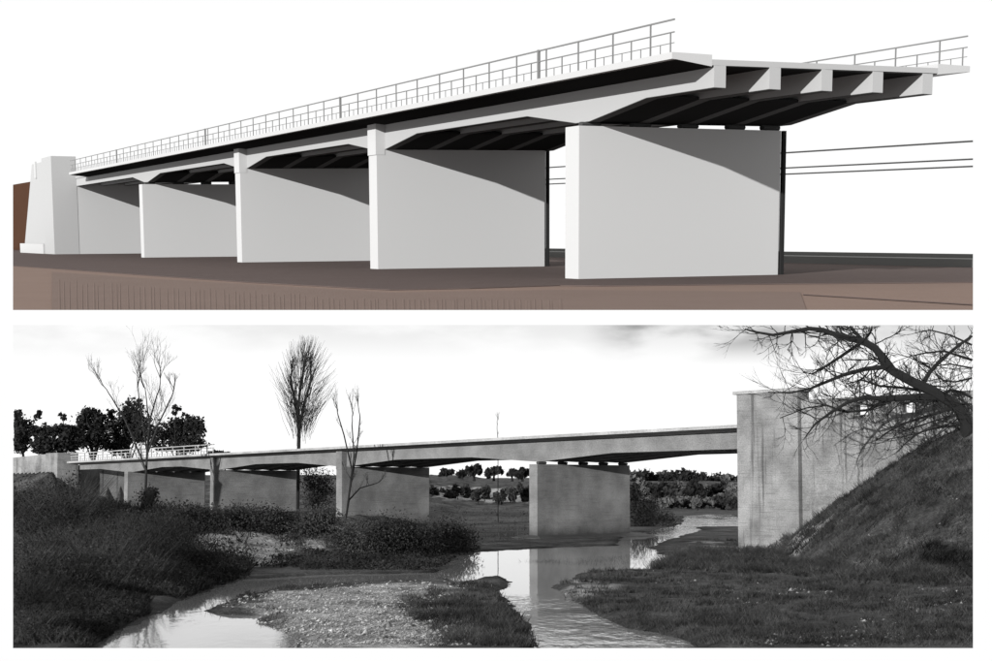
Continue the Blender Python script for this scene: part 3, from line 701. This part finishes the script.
# bushes at the pier and on the near bank
def bush(label, blobs, Y, n, leaf, m='bush_leaf', group='bushes on the near bank', tw_n=0):
    px = sum(b_[0] for b_ in blobs)/len(blobs); foot = max(b_[1]+b_[3]*.7 for b_ in blobs)
    Y = slope_hit(px, foot, Y*.6, Y*1.6).y
    return leafy_tree('bush', label, 'bush', px, 0, Y, blobs, M[m], int(n*1.4), leaf*.55, .06, group, loose=.5, stems=110)
bush('dark willow bush beside the standing pier at the water', [(637, 507, 8, 11), (648, 513, 10, 9), (664, 519, 9, 6), (640, 522, 9, 6)], 172, 3600, .22, 'oak_leaf')
bush('round dark bush on the bank at the foot of the second pier', [(448, 530, 16, 10), (462, 540, 12, 9), (430, 538, 14, 10), (445, 546, 18, 8)], 112, 5200, .16)
bush('spreading bush in front of the pier with the thin leaning tree', [(400, 530, 18, 10), (378, 535, 16, 12), (350, 538, 16, 10), (410, 545, 22, 9), (372, 552, 20, 6)], 108, 6500, .16)
bush('ragged bush below the gap between two piers', [(322, 520, 14, 9), (312, 530, 14, 7)], 118, 4200, .16)
bush('broad bush in front of the third pier', [(262, 518, 20, 9), (240, 516, 16, 8), (284, 524, 16, 8), (262, 527, 20, 6)], 122, 6000, .16)
bush('low bush between the tree with two stems and the third pier', [(210, 522, 16, 8), (192, 520, 12, 7)], 118, 4000, .16)
bush('dark burr of shoots at the foot of the bare double-stemmed tree', [(148, 500, 7, 8), (144, 512, 6, 6), (152, 492, 4, 4)], 169, 1200, .2, 'oak_leaf')
bush('small dark bush in front of the low left abutment', [(90, 500, 6, 7), (84, 508, 6, 5)], 165, 900, .2, 'oak_leaf')
bush('dark bush growing in the gap behind the second pier', [(312, 480, 8, 12), (325, 488, 7, 12), (315, 502, 9, 9)], 200, 2600, .25, 'oak_leaf')

# thicket on the left bank: one mass of twigs and leaves
def scatter(n, x0, x1, ya, yb):
    py = NR.uniform(ya, yb, n); px = NR.uniform(x0, x1, n); dz = (PR-py)/F; k = -ZC/(SPI+CP*dz); return k*(px-CX)/F, k*(CP-SPI*dz)
L3, L4 = [], []
for (x0, x1, ya, yb, n, h) in ((2, 250, 540, 600, 52000, 1.1), (2, 150, 590, 650, 30000, .8), (2, 80, 524, 556, 16000, 2.6), (60, 130, 524, 548, 9000, 1.3), (120, 300, 530, 552, 8000, .7), (120, 300, 552, 570, 7000, .3), (300, 480, 550, 572, 9000, .5)):
    X, Y = scatter(n, x0, x1, ya, yb); wd = wdist(X, Y); k = (wd < -.15)&((sand(X, Y)+vnoise(X, Y, 3, 8)*2.2 < .2)|(NR.random(len(X)) < .16)); X, Y = X[k], Y[k]
    Z = height(X, Y); hh = h*np.clip(.8+1.3*vnoise(X, Y, 3.2, 4), .15, 2)*np.clip((-wd[k])/5+.3, .3, 1)
    B = np.stack([X, Y, Z], 1); jj = NR.random(len(B)) < .6; L3.append(blades(B[jj], hh[jj], .95, NR.uniform(.012, .028, jj.sum())*Y[jj]/60))
    j = NR.random(len(B)) < .9; c_ = B[j].copy(); c_[:, 2] += hh[j]*NR.uniform(.2, 1.0, j.sum()); L4.append(quads(c_, .06*Y[j]/60))
tag(soup('brush', cull(np.concatenate(L3), 3), 3, veg('brush_stems', .015), None), 'dense dark tangle of stems covering the left river bank', 'brush', kind='stuff')
tag(soup('brush_leaves', cull(np.concatenate(L4), 4), 4, veg('brush_leaf', .010), None), 'small dark leaves of the thicket on the left river bank', 'brush', kind='stuff')
# grass of the right bank, slope and gravel bar
LG = []
for (x0, x1, ya, yb, n, h) in ((530, 985, 566, 652, 80000, .11), (410, 545, 588, 652, 26000, .16), (225, 420, 585, 600, 5000, .10), (690, 985, 540, 566, 9000, .08), (430, 532, 508, 548, 5000, .2)):
    X, Y = scatter(n, x0, x1, ya, yb); k = (wdist(X, Y) < -.12)&((sand(X, Y)+vnoise(X, Y, 2.5, 5)*1.0 < .0)|(NR.random(n) < .06))&(vnoise(X, Y, 2.6, 6) > .3+.15*NR.normal(size=n)); X, Y = X[k], Y[k]
    B = np.stack([X, Y, height(X, Y)], 1); LG.append(blades(B, h*(1+.6*vnoise(X, Y, 3, 7))*np.clip(Y/70, .8, 2), .6, NR.uniform(.008, .022, len(B))*Y/55))
n = 60000; t_ = NR.uniform(27, 62, n); nb = NR.uniform(0, 30, n)
X = BO.x+BX.x*t_-BY.x*(nb+2.8); Y = BO.y+BX.y*t_-BY.y*(nb+2.8); B = np.stack([X, Y, height(X, Y)], 1); px, py = ppix(B); k = (px < 975)&(B[:, 2] > .3)&(vnoise(B[:, 0], B[:, 1], 2.4, 14) > -.05+.2*NR.normal(size=n)); B = B[k]
LG.append(blades(B, .26*(1+.9*vnoise(B[:, 0], B[:, 1], 3, 9)), .6, NR.uniform(.015, .035, len(B))))
for (x0, x1, ya, yb, nt_, h) in ((530, 985, 566, 652, 1100, .22), (400, 545, 586, 652, 500, .22), (690, 985, 540, 562, 300, .2), (205, 330, 588, 640, 130, .16)):
    X, Y = scatter(nt_, x0, x1, ya, yb); k = (wdist(X, Y) < -.2)&(sand(X, Y) < .4); X, Y = X[k], Y[k]
    m_ = 34; TX = np.repeat(X, m_)+NR.normal(size=len(X)*m_)*.17; TY_ = np.repeat(Y, m_)+NR.normal(size=len(X)*m_)*.25
    hh = h*np.repeat(NR.uniform(.5, 1.5, len(X)), m_)
    LG.append(blades(np.stack([TX, TY_, height(TX, TY_)], 1), hh, .7, NR.uniform(.01, .025, len(TX))*TY_/60))
n = 900; t_ = NR.uniform(28, 62, n); nb = NR.uniform(0, 24, n); X = np.repeat(BO.x+BX.x*t_-BY.x*(nb+2.8), 34)+NR.normal(size=n*34)*.25; Y = np.repeat(BO.y+BX.y*t_-BY.y*(nb+2.8), 34)+NR.normal(size=n*34)*.25
k = (-((X-BO.x)*BY.x+(Y-BO.y)*BY.y) > 2.85); X, Y = X[k], Y[k]
LG.append(blades(np.stack([X, Y, height(X, Y)], 1), np.full(len(X), .5), .9, NR.uniform(.015, .035, len(X))))
tag(soup('grass', cull(np.concatenate(LG), 3), 3, veg('dry_grass', .017, .2, 2.4, .35, 4), None), 'short tufted grass on the right bank, slope and gravel bar', 'grass', kind='stuff')

# loose stones of the gravel bar
n = 9000; X, Y = scatter(n, 200, 545, 584, 652); k = (wdist(X, Y) < .25)&(sand(X, Y)+.8*NR.normal(size=n) > -.4); X, Y = X[k], Y[k]
X2, Y2 = scatter(2500, 545, 985, 560, 652); k = (wdist(X2, Y2) < -.05)&(vnoise(X2, Y2, 4, 12) > .15); X = np.r_[X, X2[k]]; Y = np.r_[Y, Y2[k]]
cen = np.stack([X, Y, height(X, Y)+.01], 1); r_ = (NR.gamma(2.0, .016, len(X))+.012)[:, None]
ax = [np.array(v)*r_*NR.uniform(.6, 1.4, (len(X), 1)) for v in ((1, 0, 0), (0, 1, 0), (-1, 0, 0), (0, -1, 0), (0, 0, .7))]
tri = np.stack([cen+ax[i] if i < 5 else cen for q_ in ((0, 1, 4), (1, 2, 4), (2, 3, 4), (3, 0, 4)) for i in q_], 1).reshape(-1, 3)
tag(soup('gravel', cull(tri, 3), 3, veg('gravel_stone', .17, .4, 1.8, 1.0, 9), None), 'loose grey stones strewn over the gravel bar and bank', 'gravel', kind='stuff')
